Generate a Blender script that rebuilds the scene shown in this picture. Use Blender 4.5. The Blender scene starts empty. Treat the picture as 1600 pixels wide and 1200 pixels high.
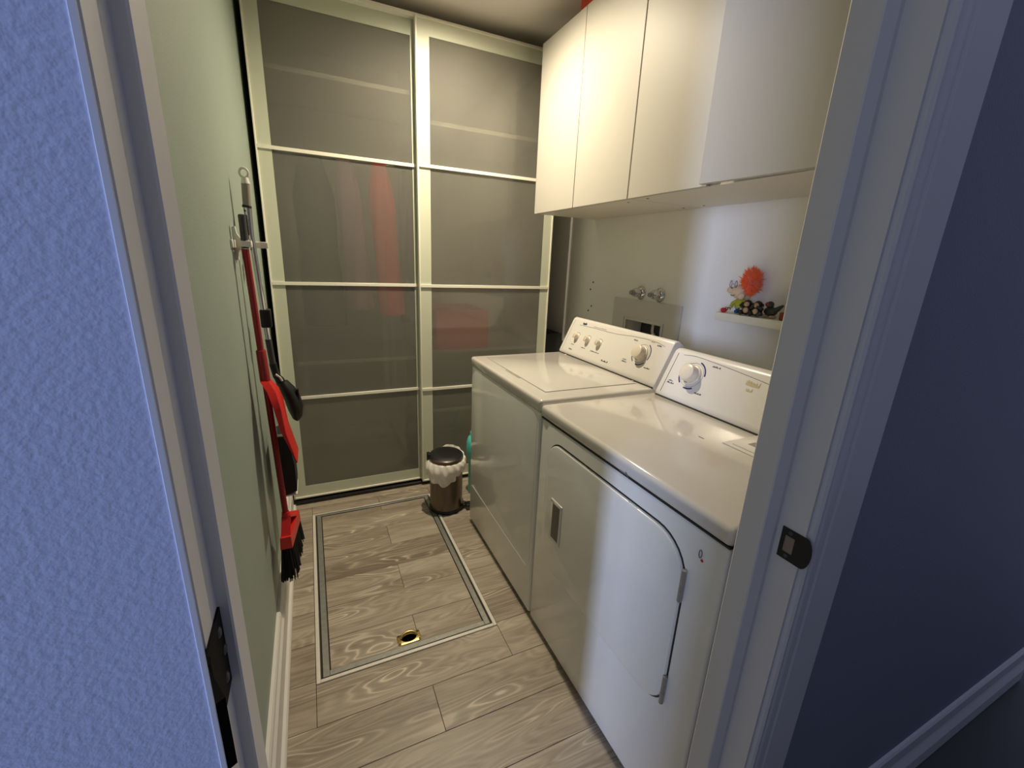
import bpy, bmesh, math, random
from mathutils import Vector, Matrix
random.seed(7)
C = bpy.context.scene.collection
S = bpy.context.scene
rad = math.radians

# ------------------------------------------------------------------ camera, world, lights, exposure
cam_d = bpy.data.cameras.new('camera'); cam = bpy.data.objects.new('camera', cam_d); C.objects.link(cam)
cam_d.sensor_fit = 'HORIZONTAL'; cam_d.sensor_width = 36.0
cam_d.lens = 36.0 * 673.17 / 1600.0
cam_d.clip_start = 0.01
cam.location = (0.169, 0.0, 1.333)
cam.rotation_euler = (rad(73.9567), rad(-2.3767), rad(-24.52))
S.camera = cam

W = bpy.data.worlds.new('world'); S.world = W; W.use_nodes = True
W.node_tree.nodes['Background'].inputs[0].default_value = (0.50, 0.57, 0.88, 1)
W.node_tree.nodes['Background'].inputs[1].default_value = 0.46

def light(name, kind, loc, energy, color, **kw):
    l = bpy.data.lights.new(name, kind); o = bpy.data.objects.new(name, l); C.objects.link(o)
    l.energy = energy; l.color = color; o.location = loc
    for k, v in kw.items():
        if k == 'target':
            o.rotation_euler = (Vector(v) - Vector(loc)).to_track_quat('-Z', 'Y').to_euler()
        else: setattr(l, k, v)
    return o
# warm ceiling lamp of the laundry room (just above the top of the frame)
light('ceiling_lamp', 'SPOT', (0.825, 1.89, 2.445), 116, (1.0, 0.85, 0.63), shadow_soft_size=0.03, spot_size=rad(168), spot_blend=1.0, target=(0.825, 1.89, 0))
# cool daylight entering the hall from a window to the left and behind
light('hall_window_daylight', 'AREA', (-4.00, -2.77, 1.45), 200.0, (0.56, 0.66, 1.0), shape='RECTANGLE', size=0.30, size_y=1.6, target=(0.8, 0.6, 0.9))

S.view_settings.view_transform = 'Standard'; S.view_settings.look = 'None'
S.view_settings.gamma = 1.0; S.view_settings.exposure = 0.15
try: S.view_settings.use_curve_mapping = False
except Exception: pass
try:
    S.cycles.max_bounces = 10; S.cycles.diffuse_bounces = 5; S.cycles.transmission_bounces = 10; S.cycles.use_denoising = True
    S.cycles.sample_clamp_indirect = 6.0
except Exception: pass

# ------------------------------------------------------------------ materials
def srgb(r, g, b):
    f = lambda c: (c/255/12.92) if c/255 <= 0.04045 else ((c/255+0.055)/1.055)**2.4
    return (f(r), f(g), f(b), 1)
def mat(name, col, rough=0.5, metal=0.0, bump=None, coat=0.0, spec=0.5, var=None, sheen=0.0, trans=0.0):
    """Principled material; var=(scale, amount) mottles the colour, bump=(scale, strength, detail) adds fine relief"""
    m = bpy.data.materials.new(name); m.use_nodes = True; nt = m.node_tree; N = nt.nodes; L = nt.links
    b = N['Principled BSDF']
    b.inputs['Base Color'].default_value = col; b.inputs['Roughness'].default_value = rough
    b.inputs['Metallic'].default_value = metal; b.inputs['Coat Weight'].default_value = coat; b.inputs['Coat Roughness'].default_value = 0.05
    b.inputs['Specular IOR Level'].default_value = spec; b.inputs['Sheen Weight'].default_value = sheen
    b.inputs['Transmission Weight'].default_value = trans
    tc = N.new('ShaderNodeTexCoord')
    if var:
        n = N.new('ShaderNodeTexNoise'); n.inputs['Scale'].default_value = var[0]; n.inputs['Detail'].default_value = 4
        L.new(tc.outputs['Object'], n.inputs['Vector'])
        mx = N.new('ShaderNodeMix'); mx.data_type = 'RGBA'
        a = var[1]
        mx.inputs[6].default_value = tuple(c*(1-a) for c in col[:3])+(1,); mx.inputs[7].default_value = tuple(min(1, c*(1+a)) for c in col[:3])+(1,)
        L.new(n.outputs['Fac'], mx.inputs[0]); L.new(mx.outputs[2], b.inputs['Base Color'])
    if bump:
        n = N.new('ShaderNodeTexNoise'); n.inputs['Scale'].default_value = bump[0]; n.inputs['Detail'].default_value = bump[2] if len(bump) > 2 else 2
        L.new(tc.outputs['Object'], n.inputs['Vector'])
        bp = N.new('ShaderNodeBump'); bp.inputs['Strength'].default_value = bump[1]; bp.inputs['Distance'].default_value = 0.002
        L.new(n.outputs['Fac'], bp.inputs['Height']); L.new(bp.outputs['Normal'], b.inputs['Normal'])
    return m

def wood_floor_mat():
    m = bpy.data.materials.new('grey_oak_laminate'); m.use_nodes = True; nt = m.node_tree; N = nt.nodes; L = nt.links
    b = N['Principled BSDF']; b.inputs['Roughness'].default_value = 0.42
    tc = N.new('ShaderNodeTexCoord'); oi = N.new('ShaderNodeObjectInfo')
    off = N.new('ShaderNodeVectorMath'); off.operation = 'SCALE'; off.inputs[0].default_value = (37.0, 23.0, 11.0); L.new(oi.outputs['Random'], off.inputs['Scale'])
    ad = N.new('ShaderNodeVectorMath'); ad.operation = 'ADD'; L.new(tc.outputs['Object'], ad.inputs[0]); L.new(off.outputs[0], ad.inputs[1])
    def noise(sx, sy, detail, rough=0.5, dist=0.0):
        v = N.new('ShaderNodeVectorMath'); v.operation = 'MULTIPLY'; v.inputs[1].default_value = (sx, sy, 3.0); L.new(ad.outputs[0], v.inputs[0])
        n = N.new('ShaderNodeTexNoise'); n.inputs['Scale'].default_value = 1; n.inputs['Detail'].default_value = detail; n.inputs['Roughness'].default_value = rough; n.inputs['Distortion'].default_value = dist
        L.new(v.outputs[0], n.inputs['Vector']); return n.outputs['Fac']
    def mth(op, a, c=None, clamp=False):
        q = N.new('ShaderNodeMath'); q.operation = op; q.use_clamp = clamp
        for i, x in enumerate((a, c)):
            if x is None: continue
            if isinstance(x, (int, float)): q.inputs[i].default_value = x
            else: L.new(x, q.inputs[i])
        return q.outputs[0]
    # cathedral grain = contour lines of a stretched noise
    base = noise(2.3, 13.0, 1.5, 0.4, 0.35)
    ring = mth('SINE', mth('MULTIPLY', base, 92.0))
    light_ring = mth('POWER', mth('MULTIPLY', mth('ADD', ring, 1.0), 0.5), 7.0)
    msk = mth('MULTIPLY', mth('SUBTRACT', noise(2.2, 5.0, 1.0), 0.47), 7.0, True)
    hot = mth('MULTIPLY', mth('SUBTRACT', base, 0.52), 8.0, True)
    lines = mth('MULTIPLY', mth('MULTIPLY', light_ring, hot), mth('ADD', mth('MULTIPLY', msk, 0.55), 0.25))
    broad = noise(1.1, 9.0, 3.0, 0.6, 0.3)
    streak = noise(5.0, 150.0, 3.0, 0.6)
    fac = mth('ADD', mth('MULTIPLY', broad, 0.75), mth('MULTIPLY', streak, 0.35))
    fac = mth('ADD', fac, mth('MULTIPLY', ring, 0.045))
    fac = mth('ADD', fac, mth('MULTIPLY', mth('SUBTRACT', oi.outputs['Random'], 0.5), 0.05))
    r = N.new('ShaderNodeValToRGB'); r.color_ramp.elements[0].position = 0.36; r.color_ramp.elements[0].color = srgb(122, 111, 96)
    r.color_ramp.elements[1].position = 0.74; r.color_ramp.elements[1].color = srgb(182, 171, 154)
    L.new(fac, r.inputs[0])
    mx = N.new('ShaderNodeMix'); mx.data_type = 'RGBA'; L.new(lines, mx.inputs[0]); L.new(r.outputs[0], mx.inputs[6]); mx.inputs[7].default_value = srgb(222, 210, 190)
    L.new(mx.outputs[2], b.inputs['Base Color'])
    bp = N.new('ShaderNodeBump'); bp.inputs['Strength'].default_value = 0.12; bp.inputs['Distance'].default_value = 0.001
    L.new(streak, bp.inputs['Height']); L.new(bp.outputs['Normal'], b.inputs['Normal'])
    return m

def frosted_mat():
    """etched glass: part rough see-through, part scattering, smooth outer face"""
    m = bpy.data.materials.new('frosted_glass'); m.use_nodes = True; nt = m.node_tree; N = nt.nodes; L = nt.links
    N.remove(N['Principled BSDF']); out = N['Material Output']
    rf = N.new('ShaderNodeBsdfRefraction'); rf.inputs['Roughness'].default_value = 0.16; rf.inputs['IOR'].default_value = 1.25; rf.inputs['Color'].default_value = (0.96, 0.96, 0.92, 1)
    tl = N.new('ShaderNodeBsdfTranslucent'); tl.inputs['Color'].default_value = (0.80, 0.80, 0.74, 1)
    df = N.new('ShaderNodeBsdfDiffuse'); df.inputs['Color'].default_value = (0.74, 0.74, 0.66, 1)
    m1 = N.new('ShaderNodeMixShader'); m1.inputs[0].default_value = 0.55; L.new(tl.outputs[0], m1.inputs[1]); L.new(df.outputs[0], m1.inputs[2])
    m2 = N.new('ShaderNodeMixShader'); m2.inputs[0].default_value = 0.25; L.new(rf.outputs[0], m2.inputs[1]); L.new(m1.outputs[0], m2.inputs[2])
    gl = N.new('ShaderNodeBsdfGlossy'); gl.inputs['Roughness'].default_value = 0.04
    fr = N.new('ShaderNodeFresnel'); fr.inputs['IOR'].default_value = 1.5
    m3 = N.new('ShaderNodeMixShader'); L.new(fr.outputs[0], m3.inputs[0]); L.new(m2.outputs[0], m3.inputs[1]); L.new(gl.outputs[0], m3.inputs[2])
    L.new(m3.outputs[0], out.inputs['Surface'])
    return m

M = {}
M['white_trim'] = mat('white_trim_paint', srgb(220, 218, 213), 0.42, bump=(40, 0.06))
M['door_paint'] = mat('cool_door_paint', srgb(204, 214, 242), 0.5, bump=(280, 0.20, 2.0))
M['door_edge'] = mat('door_edge_primer', srgb(232, 236, 244), 0.5)
M['hall_wall'] = mat('slate_wall_paint', srgb(138, 140, 152), 0.7, bump=(320, 0.3, 2), var=(6, 0.05))
M['sage'] = mat('sage_wall_paint', srgb(150, 164, 153), 0.5, bump=(180, 0.25, 2), var=(3, 0.05))
M['pale_wall'] = mat('pale_grey_wall_paint', srgb(244, 242, 238), 0.6, bump=(160, 0.25, 2), var=(4, 0.04))
M['ceiling'] = mat('ceiling_paint', srgb(236, 230, 222), 0.8, bump=(90, 0.2, 2))
M['wood'] = wood_floor_mat()
M['subfloor'] = mat('dark_joint', srgb(60, 54, 46), 0.8)
M['hall_floor'] = mat('dark_hall_floor', srgb(52, 50, 50), 0.5, var=(5, 0.2))
M['frost'] = frosted_mat()
M['stile'] = mat('pale_green_glass_border', srgb(208, 212, 191), 0.5)
M['alu'] = mat('cream_white_aluminium', srgb(240, 238, 222), 0.35)
M['carcass'] = mat('white_melamine', srgb(214, 210, 200), 0.45, var=(8, 0.02))
M['dark_gap'] = mat('black_rail', srgb(28, 26, 24), 0.5)
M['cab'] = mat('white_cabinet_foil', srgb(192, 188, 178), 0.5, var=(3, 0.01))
M['cab_under'] = mat('white_cabinet_board', srgb(226, 220, 208), 0.5)
M['enamel'] = mat('white_enamel', srgb(208, 204, 196), 0.13, coat=0.4, bump=(18, 0.03))
M['enamel_body'] = mat('white_enamel_panel', srgb(228, 228, 222), 0.17, coat=0.4, bump=(12, 0.05))
M['plastic_white'] = mat('white_console_plastic', srgb(218, 215, 209), 0.30)
M['knob'] = mat('cream_knob_plastic', srgb(220, 211, 195), 0.28)
M['seam'] = mat('dark_seam', srgb(40, 38, 36), 0.6)
M['grey_line'] = mat('grey_print', srgb(150, 146, 140), 0.5)
M['ink'] = mat('dark_print', srgb(92, 90, 92), 0.5)
M['blue_ink'] = mat('navy_print', srgb(40, 42, 110), 0.4)
M['gold_ink'] = mat('worn_gold_print', srgb(196, 182, 140), 0.4)
M['chrome'] = mat('chrome', srgb(220, 220, 220), 0.12, 1.0)
M['steel_dark'] = mat('brown_brushed_steel', srgb(112, 103, 94), 0.30, 1.0, bump=(60, 0.05))
M['grey_metal'] = mat('dull_grey_metal', srgb(158, 158, 152), 0.40, 0.6, var=(60, 0.25))
M['silver_trim'] = mat('pale_silver_trim', srgb(222, 218, 208), 0.4, 0.2, var=(50, 0.10))
M['black_steel'] = mat('black_steel', srgb(7, 7, 8), 0.65, spec=0.12)
M['brass'] = mat('brass', srgb(206, 178, 112), 0.32, 1.0)
M['black_plastic'] = mat('black_plastic', srgb(18, 18, 19), 0.45)
M['black_rubber'] = mat('black_rubber', srgb(20, 20, 20), 0.7)
M['bag'] = mat('white_plastic_film', srgb(236, 232, 224), 0.35, bump=(40, 0.5, 3))
M['red'] = mat('red_plastic', srgb(204, 36, 32), 0.35)
M['red_dark'] = mat('dark_red_plastic', srgb(150, 30, 33), 0.40)
M['bristle'] = mat('black_bristle', srgb(16, 15, 15), 0.8)
M['grip'] = mat('warm_grey_grip', srgb(150, 142, 130), 0.6)
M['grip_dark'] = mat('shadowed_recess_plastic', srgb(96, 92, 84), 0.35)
M['dgrey'] = mat('dark_grey_plastic', srgb(66, 66, 68), 0.4)
M['hanger_white'] = mat('white_bracket_plastic', srgb(230, 226, 216), 0.35)
M['teal'] = mat('turquoise_plastic', srgb(96, 212, 206), 0.3)
M['coral'] = mat('coral_red_cloth', srgb(250, 84, 70), 0.85, bump=(30, 0.4))
M['mauve'] = mat('dusty_mauve_cloth', srgb(206, 172, 190), 0.9, bump=(30, 0.4))
M['dark_cloth'] = mat('dark_olive_cloth', srgb(128, 124, 108), 0.9, bump=(30, 0.4))
M['red_box'] = mat('orange_red_card', srgb(232, 84, 62), 0.6)
M['dark_box'] = mat('charcoal_panel', srgb(36, 34, 34), 0.6)
M['skin_felt'] = mat('beige_felt', srgb(226, 200, 170), 0.9, sheen=0.3)
M['hair'] = mat('orange_plush', srgb(255, 120, 48), 0.85, sheen=0.4)
M['lime'] = mat('yellow_green_cloth', srgb(176, 176, 60), 0.9)
M['denim'] = mat('blue_cloth', srgb(40, 86, 140), 0.9)
M['ape'] = mat('dark_brown_resin', srgb(38, 32, 28), 0.4, var=(60, 0.3))
M['tan'] = mat('tan_resin', srgb(196, 160, 116), 0.5)
M['dark_green'] = mat('dark_green_resin', srgb(52, 58, 46), 0.5)
M['rust'] = mat('rust_red_resin', srgb(130, 50, 36), 0.5)
M['crimson'] = mat('crimson_ceramic', srgb(190, 30, 44), 0.3)
M['ivory'] = mat('ivory_ceramic', srgb(232, 222, 210), 0.4)
M['purple'] = mat('violet_wire', srgb(96, 76, 150), 0.4)
M['tan_wood'] = mat('bare_wood', srgb(150, 132, 112), 0.7)

# ------------------------------------------------------------------ mesh helpers
def box(bm, x0, x1, y0, y1, z0, z1, bev=0.0, seg=2, M4=None):
    vs = [bm.verts.new(v) for v in ((x0,y0,z0),(x1,y0,z0),(x1,y1,z0),(x0,y1,z0),(x0,y0,z1),(x1,y0,z1),(x1,y1,z1),(x0,y1,z1))]
    fs = [bm.faces.new([vs[i] for i in q]) for q in ((0,3,2,1),(4,5,6,7),(0,1,5,4),(1,2,6,5),(2,3,7,6),(3,0,4,7))]
    allv = vs
    if bev > 0:
        es = list({e for f in fs for e in f.edges})
        r = bmesh.ops.bevel(bm, geom=es, offset=bev, segments=seg, profile=0.5, affect='EDGES')
        allv = list({v for f in r['faces'] for v in f.verts} | {v for v in vs if v.is_valid})
    if M4 is not None:
        for v in allv: v.co = M4 @ v.co
    return allv
def frame_of(d):
    d = Vector(d).normalized()
    a = Vector((0,0,1)) if abs(d.z) < 0.9 else Vector((1,0,0))
    u = d.cross(a).normalized(); return u, d.cross(u).normalized()
def loft(bm, rings, cap=True, closed=True):
    R = [[bm.verts.new(p) for p in r] for r in rings]
    n = len(R[0])
    for a, b in zip(R, R[1:]):
        for i in range(n if closed else n-1):
            j = (i+1) % n
            bm.faces.new((a[i], a[j], b[j], b[i]))
    if cap and closed:
        bm.faces.new(list(reversed(R[0]))); bm.faces.new(R[-1])
    return R
def tube(bm, pts, r, n=10, cap=True):
    pts = [Vector(p) for p in pts]; rs = r if isinstance(r, (list, tuple)) else [r]*len(pts)
    rings = []; u = None
    for i, p in enumerate(pts):
        d = (pts[min(i+1, len(pts)-1)] - pts[max(i-1, 0)]).normalized()
        if u is None: u, w = frame_of(d)
        else:
            u = (u - d*u.dot(d)).normalized(); w = d.cross(u)
        w = d.cross(u)
        rings.append([p + (u*math.cos(2*math.pi*k/n) + w*math.sin(2*math.pi*k/n))*rs[i] for k in range(n)])
    loft(bm, rings, cap)
def lathe(bm, prof, c=(0,0,0), axis=(0,0,1), n=28, cap=True, sx=1.0, sy=1.0):
    """prof = [(radius, height along axis)]"""
    ax = Vector(axis).normalized(); u, w = frame_of(ax); c = Vector(c)
    rings = [[c + ax*h + (u*math.cos(2*math.pi*k/n)*sx + w*math.sin(2*math.pi*k/n)*sy)*max(r, 1e-5) for k in range(n)] for r, h in prof]
    loft(bm, rings, cap)
def prism(bm, poly, axis, a0, a1):
    """poly = 2D outline in the two remaining axes (x<y<z order), extruded along axis"""
    def P(p, a):
        return {'x': (a, p[0], p[1]), 'y': (p[0], a, p[1]), 'z': (p[0], p[1], a)}[axis]
    loft(bm, [[Vector(P(p, a0)) for p in poly], [Vector(P(p, a1)) for p in poly]])
def ball(bm, c, r, u=16, v=10):
    rx, ry, rz = r if isinstance(r, (list, tuple)) else (r, r, r)
    c = Vector(c); rings = []
    for i in range(v+1):
        t = math.pi*(0.02 + 0.96*i/v)
        rings.append([c + Vector((rx*math.sin(t)*math.cos(2*math.pi*k/u), ry*math.sin(t)*math.sin(2*math.pi*k/u), -rz*math.cos(t))) for k in range(u)])
    loft(bm, rings)
def grid_sheet(bm, fn, nu, nv, closed_u=False):
    V = [[bm.verts.new(fn(i/(nu if closed_u else nu-1), j/(nv-1))) for i in range(nu)] for j in range(nv)]
    for j in range(nv-1):
        for i in range(nu if closed_u else nu-1):
            k = (i+1) % nu
            bm.faces.new((V[j][i], V[j][k], V[j+1][k], V[j+1][i]))
def obj(name, bm, m, parent=None, smooth=True, kind=None, loc=None, solidify=0.0, sub=0):
    bmesh.ops.recalc_face_normals(bm, faces=bm.faces)
    me = bpy.data.meshes.new(name); bm.to_mesh(me); bm.free()
    if smooth:
        for p in me.polygons: p.use_smooth = True
        me.set_sharp_from_angle(angle=rad(38))
    me.materials.append(m)
    o = bpy.data.objects.new(name, me); C.objects.link(o)
    if loc is not None: o.location = loc
    if parent is not None:
        o.parent = parent
        if parent.type == 'EMPTY' and 'local' not in parent: o.matrix_parent_inverse = Matrix.Translation(-parent.location)
    if kind: o['kind'] = kind
    if solidify:
        md = o.modifiers.new('thickness', 'SOLIDIFY'); md.thickness = solidify; md.offset = 0
    if sub:
        md = o.modifiers.new('smooth', 'SUBSURF'); md.levels = sub; md.render_levels = sub
    return o
def B(): return bmesh.new()
def bx(name, dims, m, parent=None, bev=0.0, seg=2, kind=None):
    bm = B(); box(bm, *dims, bev=bev, seg=seg); return obj(name, bm, m, parent, smooth=bev > 0, kind=kind)
def tag(o, label, cat, group=None):
    o['label'] = label; o['category'] = cat
    if group: o['group'] = group
    return o
def thing(name, label, cat, loc, group=None, local=False, rotz=0.0):
    o = bpy.data.objects.new(name, None); C.objects.link(o); o.location = loc; o.rotation_euler = (0, 0, rotz)
    o.empty_display_size = 0.05
    if local: o['local'] = 1
    tag(o, label, cat, group); return o
def struct(name, dims_list, m, parent=None, bev=0.0):
    bm = B()
    for d in dims_list: box(bm, *d, bev=bev)
    return obj(name, bm, m, parent, smooth=bev > 0, kind='structure')

# ------------------------------------------------------------------ the room
XL, XR = -0.022, 1.683           # left and right wall faces
YF0, YF1 = 0.315, 0.43           # hall face and room face of the door wall
YB = 2.335                       # front of the sliding doors
ZC = 2.455
JL, JR = 0.0795, 0.81            # door jamb faces
struct('wall_left', [(XL-0.1, XL, YF1, 3.10, -0.02, ZC)], M['sage'])
# right wall with the recess of the laundry valve box
RY0, RY1, RZ0, RZ1 = 1.558, 1.812, 0.945, 1.078
wr = struct('wall_right', [(XR, XR+0.12, YF1, RY0, -0.02, ZC), (XR, XR+0.12, RY1, 3.10, -0.02, ZC), (XR, XR+0.12, RY0, RY1, -0.02, RZ0),
     (XR, XR+0.12, RY0, RY1, RZ1, ZC)], M['pale_wall'])
bx('recess_back', (XR+0.09, XR+0.10, RY0, RY1, RZ0, RZ1), M['dgrey'], wr)
for y, z in ((2.159, 1.228), (2.180, 1.186), (2.157, 1.091), (2.185, 1.061)):
    bm = B(); lathe(bm, [(0.0055, 0), (0.0055, 0.0012)], (XR, y, z), (-1, 0, 0), 10); obj('screw_hole', bm, M['seam'], wr)
struct('wall_back', [(XL-0.1, XR+0.12, 3.0, 3.10, -0.02, ZC)], M['pale_wall'])
struct('wall_front', [(-0.9, JL-0.019, YF0, YF1, -0.02, ZC), (JR+0.019, 2.31, YF0, YF1, -0.02, ZC), (JL-0.019, JR+0.019, YF0, YF1, 2.06, ZC)], M['hall_wall'])
struct('wall_added_baffle', [(-1.10, 3.2, -0.86, -0.76, -0.02, ZC)], M['hall_wall'])  # unseen wall, added to narrow the daylight into a band on the dryer
struct('wall_hall_return', [(2.21, 2.31, YF1, 1.6, -0.02, ZC)], M['hall_wall'])
struct('ceiling', [(XL-0.1, XR+0.12, YF1, 3.10, ZC, ZC+0.1)], M['ceiling'])

# floor: dark joint base, planks laid across the room, hatch cut out of them
HX0, HX1, HY0, HY1 = 0.088, 0.716, 1.200, 2.218
fl = struct('floor', [(-0.9, 2.31, -1.0, 3.10, -0.05, -0.0085)], M['subfloor'])
PW = 0.155; Y0 = 0.905; PL = 1.22
def rect_minus(r, h):
    x0, x1, y0, y1 = r; a0, a1, b0, b1 = h
    if x1 <= a0 or x0 >= a1 or y1 <= b0 or y0 >= b1: return [r]
    out = []
    if x0 < a0: out.append((x0, a0, y0, y1))
    if x1 > a1: out.append((a1, x1, y0, y1))
    xa, xb = max(x0, a0), min(x1, a1)
    if y0 < b0: out.append((xa, xb, y0, b0))
    if y1 > b1: out.append((xa, xb, b1, y1))
    return out
def plank(rects, parent, z0=-0.008, z1=0.0):
    rects = [r for r in rects if r[1]-r[0] > 0.004 and r[3]-r[2] > 0.004]
    if not rects: return
    cx, cy = rects[0][0], rects[0][2]
    bm = B()
    g = 0.0006
    for x0, x1, y0, y1 in rects: box(bm, x0-cx+g, x1-cx-g, y0-cy+g, y1-cy-g, z0, z1, bev=0.0009, seg=1)
    o = obj('plank', bm, M['wood'], parent, smooth=False, loc=(cx, cy, 0)); return o
plank_rows = []
offs = {0: 0.43, 1: 0.43-0.61}
hatch_rects = []
for k in range(-4, 14):
    ya, yb = Y0 + k*PW, Y0 + (k+1)*PW
    ya, yb = max(ya, 0.345), min(yb, 2.98)
    if yb <= ya: continue
    joint = 0.43 if k in (0, 2, 4, 6, 8, -2, -4, 10) else 0.43-0.46-0.11*((k*7) % 3)
    xs = [joint + i*PL for i in range(-2, 3)]
    for xa, xb in zip(xs, xs[1:]):
        lo, hi = (JL-0.018, JR+0.018) if yb <= YF1+0.05 and False else (XL+0.004, XR-0.004)
        a, b = max(xa, lo), min(xb, hi)
        if ya < YF1:
            a2, b2 = max(xa, JL+0.002), min(xb, JR-0.002)
            parts = [(a2, b2, ya, min(yb, YF1))] if b2 > a2 else []
            if yb > YF1 and b > a: parts.append((a, b, YF1+0.001, yb))
        else:
            parts = [(a, b, ya, yb)] if b > a else []
        final = []
        for r in parts: final += rect_minus(r, (HX0, HX1, HY0, HY1))
        plank(final, fl)
        ha, hb, hya, hyb = max(a, HX0+0.045), min(b, HX1-0.045), max(ya, HY0+0.04), min(yb, HY1-0.03)
        if hb > ha and hyb > hya: hatch_rects.append((ha, hb, hya, hyb))
# dark hall floor outside the door
struct('floor_hall', [(-0.9, 2.31, -1.0, 0.342, -0.008, -0.001), (2.31, 3.2, -1.0, 1.6, -0.05, -0.001)], M['hall_floor'])

# jambs, stops, casings
def extrude_z(name, poly, m, parent=None, z0=0.0, z1=2.05, kind='structure'):
    bm = B(); prism(bm, poly, 'z', z0, z1); return obj(name, bm, m, parent, smooth=False, kind=kind)
trimL = extrude_z('trim_1', [(JL-0.019, YF0), (JL, YF0), (JL, YF1), (JL-0.019, YF1)], M['white_trim'])
extrude_z('door_stop', [(JL, 0.357), (JL+0.008, 0.357), (JL+0.0095, 0.3585), (JL+0.0095, 0.3955), (JL+0.008, 0.397), (JL, 0.397)], M['white_trim'], trimL, kind=None)
trimR = extrude_z('trim_2', [(JR, YF0), (JR+0.019, YF0), (JR+0.019, 0.4185), (JR, 0.4185)], M['white_trim'])
extrude_z('door_stop', [(JR, 0.357), (JR-0.007, 0.357), (JR-0.0085, 0.358), (JR-0.019, 0.3655), (JR-0.020, 0.368), (JR-0.0195, 0.4055), (JR-0.017, 0.408), (JR, 0.408)], M['white_trim'], trimR, kind=None)
struct('trim_3', [(JL-0.019, JR+0.019, YF0, YF1, 2.05, 2.06)], M['white_trim'])
extrude_z('trim_4', [(0.815, YF0), (0.815, 0.309), (0.818, 0.3055), (0.824, 0.3065), (0.828, 0.3045), (0.842, 0.3045), (0.846, 0.3025), (0.850, 0.3035), (0.904, 0.299), (0.908, 0.301), (0.908, YF0)], M['white_trim'])
extrude_z('trim_5', [(0.0745, YF0), (0.0745, 0.310), (0.070, 0.306), (0.045, 0.305), (-0.018, 0.303), (-0.020, 0.305), (-0.020, YF0)], M['white_trim'])
# baseboards
def baseboard_profile(h, t, shoe):
    return [(0, 0), (shoe, 0), (shoe, 0.012), (shoe-0.004, 0.019), (t+0.002, 0.024), (t+0.001, h-0.03), (t*0.72, h-0.020), (t*0.66, h-0.008), (t*0.45, h), (0, h)]
bm = B(); pr = baseboard_profile(0.135, 0.020, 0.034)
loft(bm, [[Vector((XL+a, y, b)) for a, b in pr] for y in (YF1, YB-0.012)]); obj('baseboard_left', bm, M['white_trim'], smooth=False, kind='structure')
bm = B(); pr = [(0, 0), (0.019, 0), (0.021, 0.010), (0.020, 0.055), (0.012, 0.075), (0.010, 0.082), (0.010, 0.125), (0.006, 0.132), (0, 0.132)]
loft(bm, [[Vector((x, YF0-a, b)) for a, b in pr] for x in (0.910, 2.31)]); obj('baseboard_front', bm, M['white_trim'], smooth=False, kind='structure')

# strike plate on the right jamb (lip wraps round the hall edge of the jamb)
t = thing('strike_plate', 'black door strike plate with rounded lip on the right door jamb', 'strike plate', (JR, 0.33, 0.93))
ol = []
for a in range(-6, 7):
    th = rad(90)*a/6
    ol.append((0.312 - 0.0115*math.cos(th), 0.929 + 0.026*math.sin(th)))
ol = [(0.348, 0.903)] + ol + [(0.348, 0.955)]
hole = [(0.342, 0.915), (0.342, 0.943), (0.327, 0.943), (0.327, 0.915)]
bm = B()
# plate as strips around the latch hole
box(bm, JR-0.0018, JR-0.0002, 0.342, 0.348, 0.903, 0.955)
box(bm, JR-0.0018, JR-0.0002, 0.327, 0.342, 0.943, 0.955); box(bm, JR-0.0018, JR-0.0002, 0.327, 0.342, 0.903, 0.915)
prism(bm, [(0.327, 0.903)] + ol[1:-1] + [(0.327, 0.955)], 'x', JR-0.0018, JR-0.0002)
obj('plate', bm, M['black_plastic'], t, smooth=False)
bx('latch_recess', (JR-0.0008, JR-0.0001, 0.327, 0.342, 0.915, 0.943), M['tan_wood'], t)
for z in (0.909, 0.949):
    bm = B(); lathe(bm, [(0.0035, 0), (0.002, 0.001)], (JR-0.0018, 0.335, z), (-1, 0, 0), 10); obj('screw', bm, M['dgrey'], t)

# open door on the left, folded back into the hall on its hinge
th = rad(157); PX, PY = JL-0.001, 0.302
ca, sa = math.cos(th), math.sin(th)
def dpt(dx, dy): return (PX + dx*ca + dy*sa, PY - dx*sa + dy*ca)
bm = B(); outl = []
b_ = 0.0025
for dx, dy in ((0.003, 0.013), (0.003, 0.048-b_), (0.003+b_, 0.048), (0.715, 0.048), (0.715, 0.013)): outl.append(dpt(dx, dy))
prism(bm, outl, 'z', 0.012, 2.035)
dr = obj('door_1', bm, M['door_paint'], smooth=False, kind='structure')
bm = B(); prism(bm, [dpt(0.0024, 0.0478), dpt(0.0030, 0.0485), dpt(0.0055, 0.0486), dpt(0.0055, 0.0478)], 'z', 0.012, 2.035)
obj('edge_bead', bm, M['door_edge'], dr, smooth=False)
tag_h = thing('door_hinge', 'black steel door hinge on the left jamb beside the open blue-lit door', 'hinge', (JL, 0.33, 1.01))
bm = B()
prism(bm, [(0.302, 0.975), (0.361, 0.975), (0.367, 0.981), (0.367, 1.045), (0.361, 1.051), (0.302, 1.051)], 'x', JL-0.0005, JL+0.0018)
obj('jamb_leaf', bm, M['black_steel'], tag_h, smooth=False)
bm = B()
p0, p1, p2, p3 = dpt(0.0028, 0.000), dpt(0.0028, 0.047), dpt(-0.0035, 0.046), dpt(-0.0010, 0.000)
prism(bm, [p0, p1, p2, p3], 'z', 1.000, 1.058); obj('door_leaf', bm, M['black_steel'], tag_h, smooth=False)
for z0, z1 in ((0.975, 0.9995), (1.0005, 1.0255), (1.0265, 1.051)):
    bm = B(); lathe(bm, [(0.0062, z0), (0.0062, z1)], (PX, PY, 0), n=14); obj('knuckle', bm, M['black_steel'], tag_h)
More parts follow.
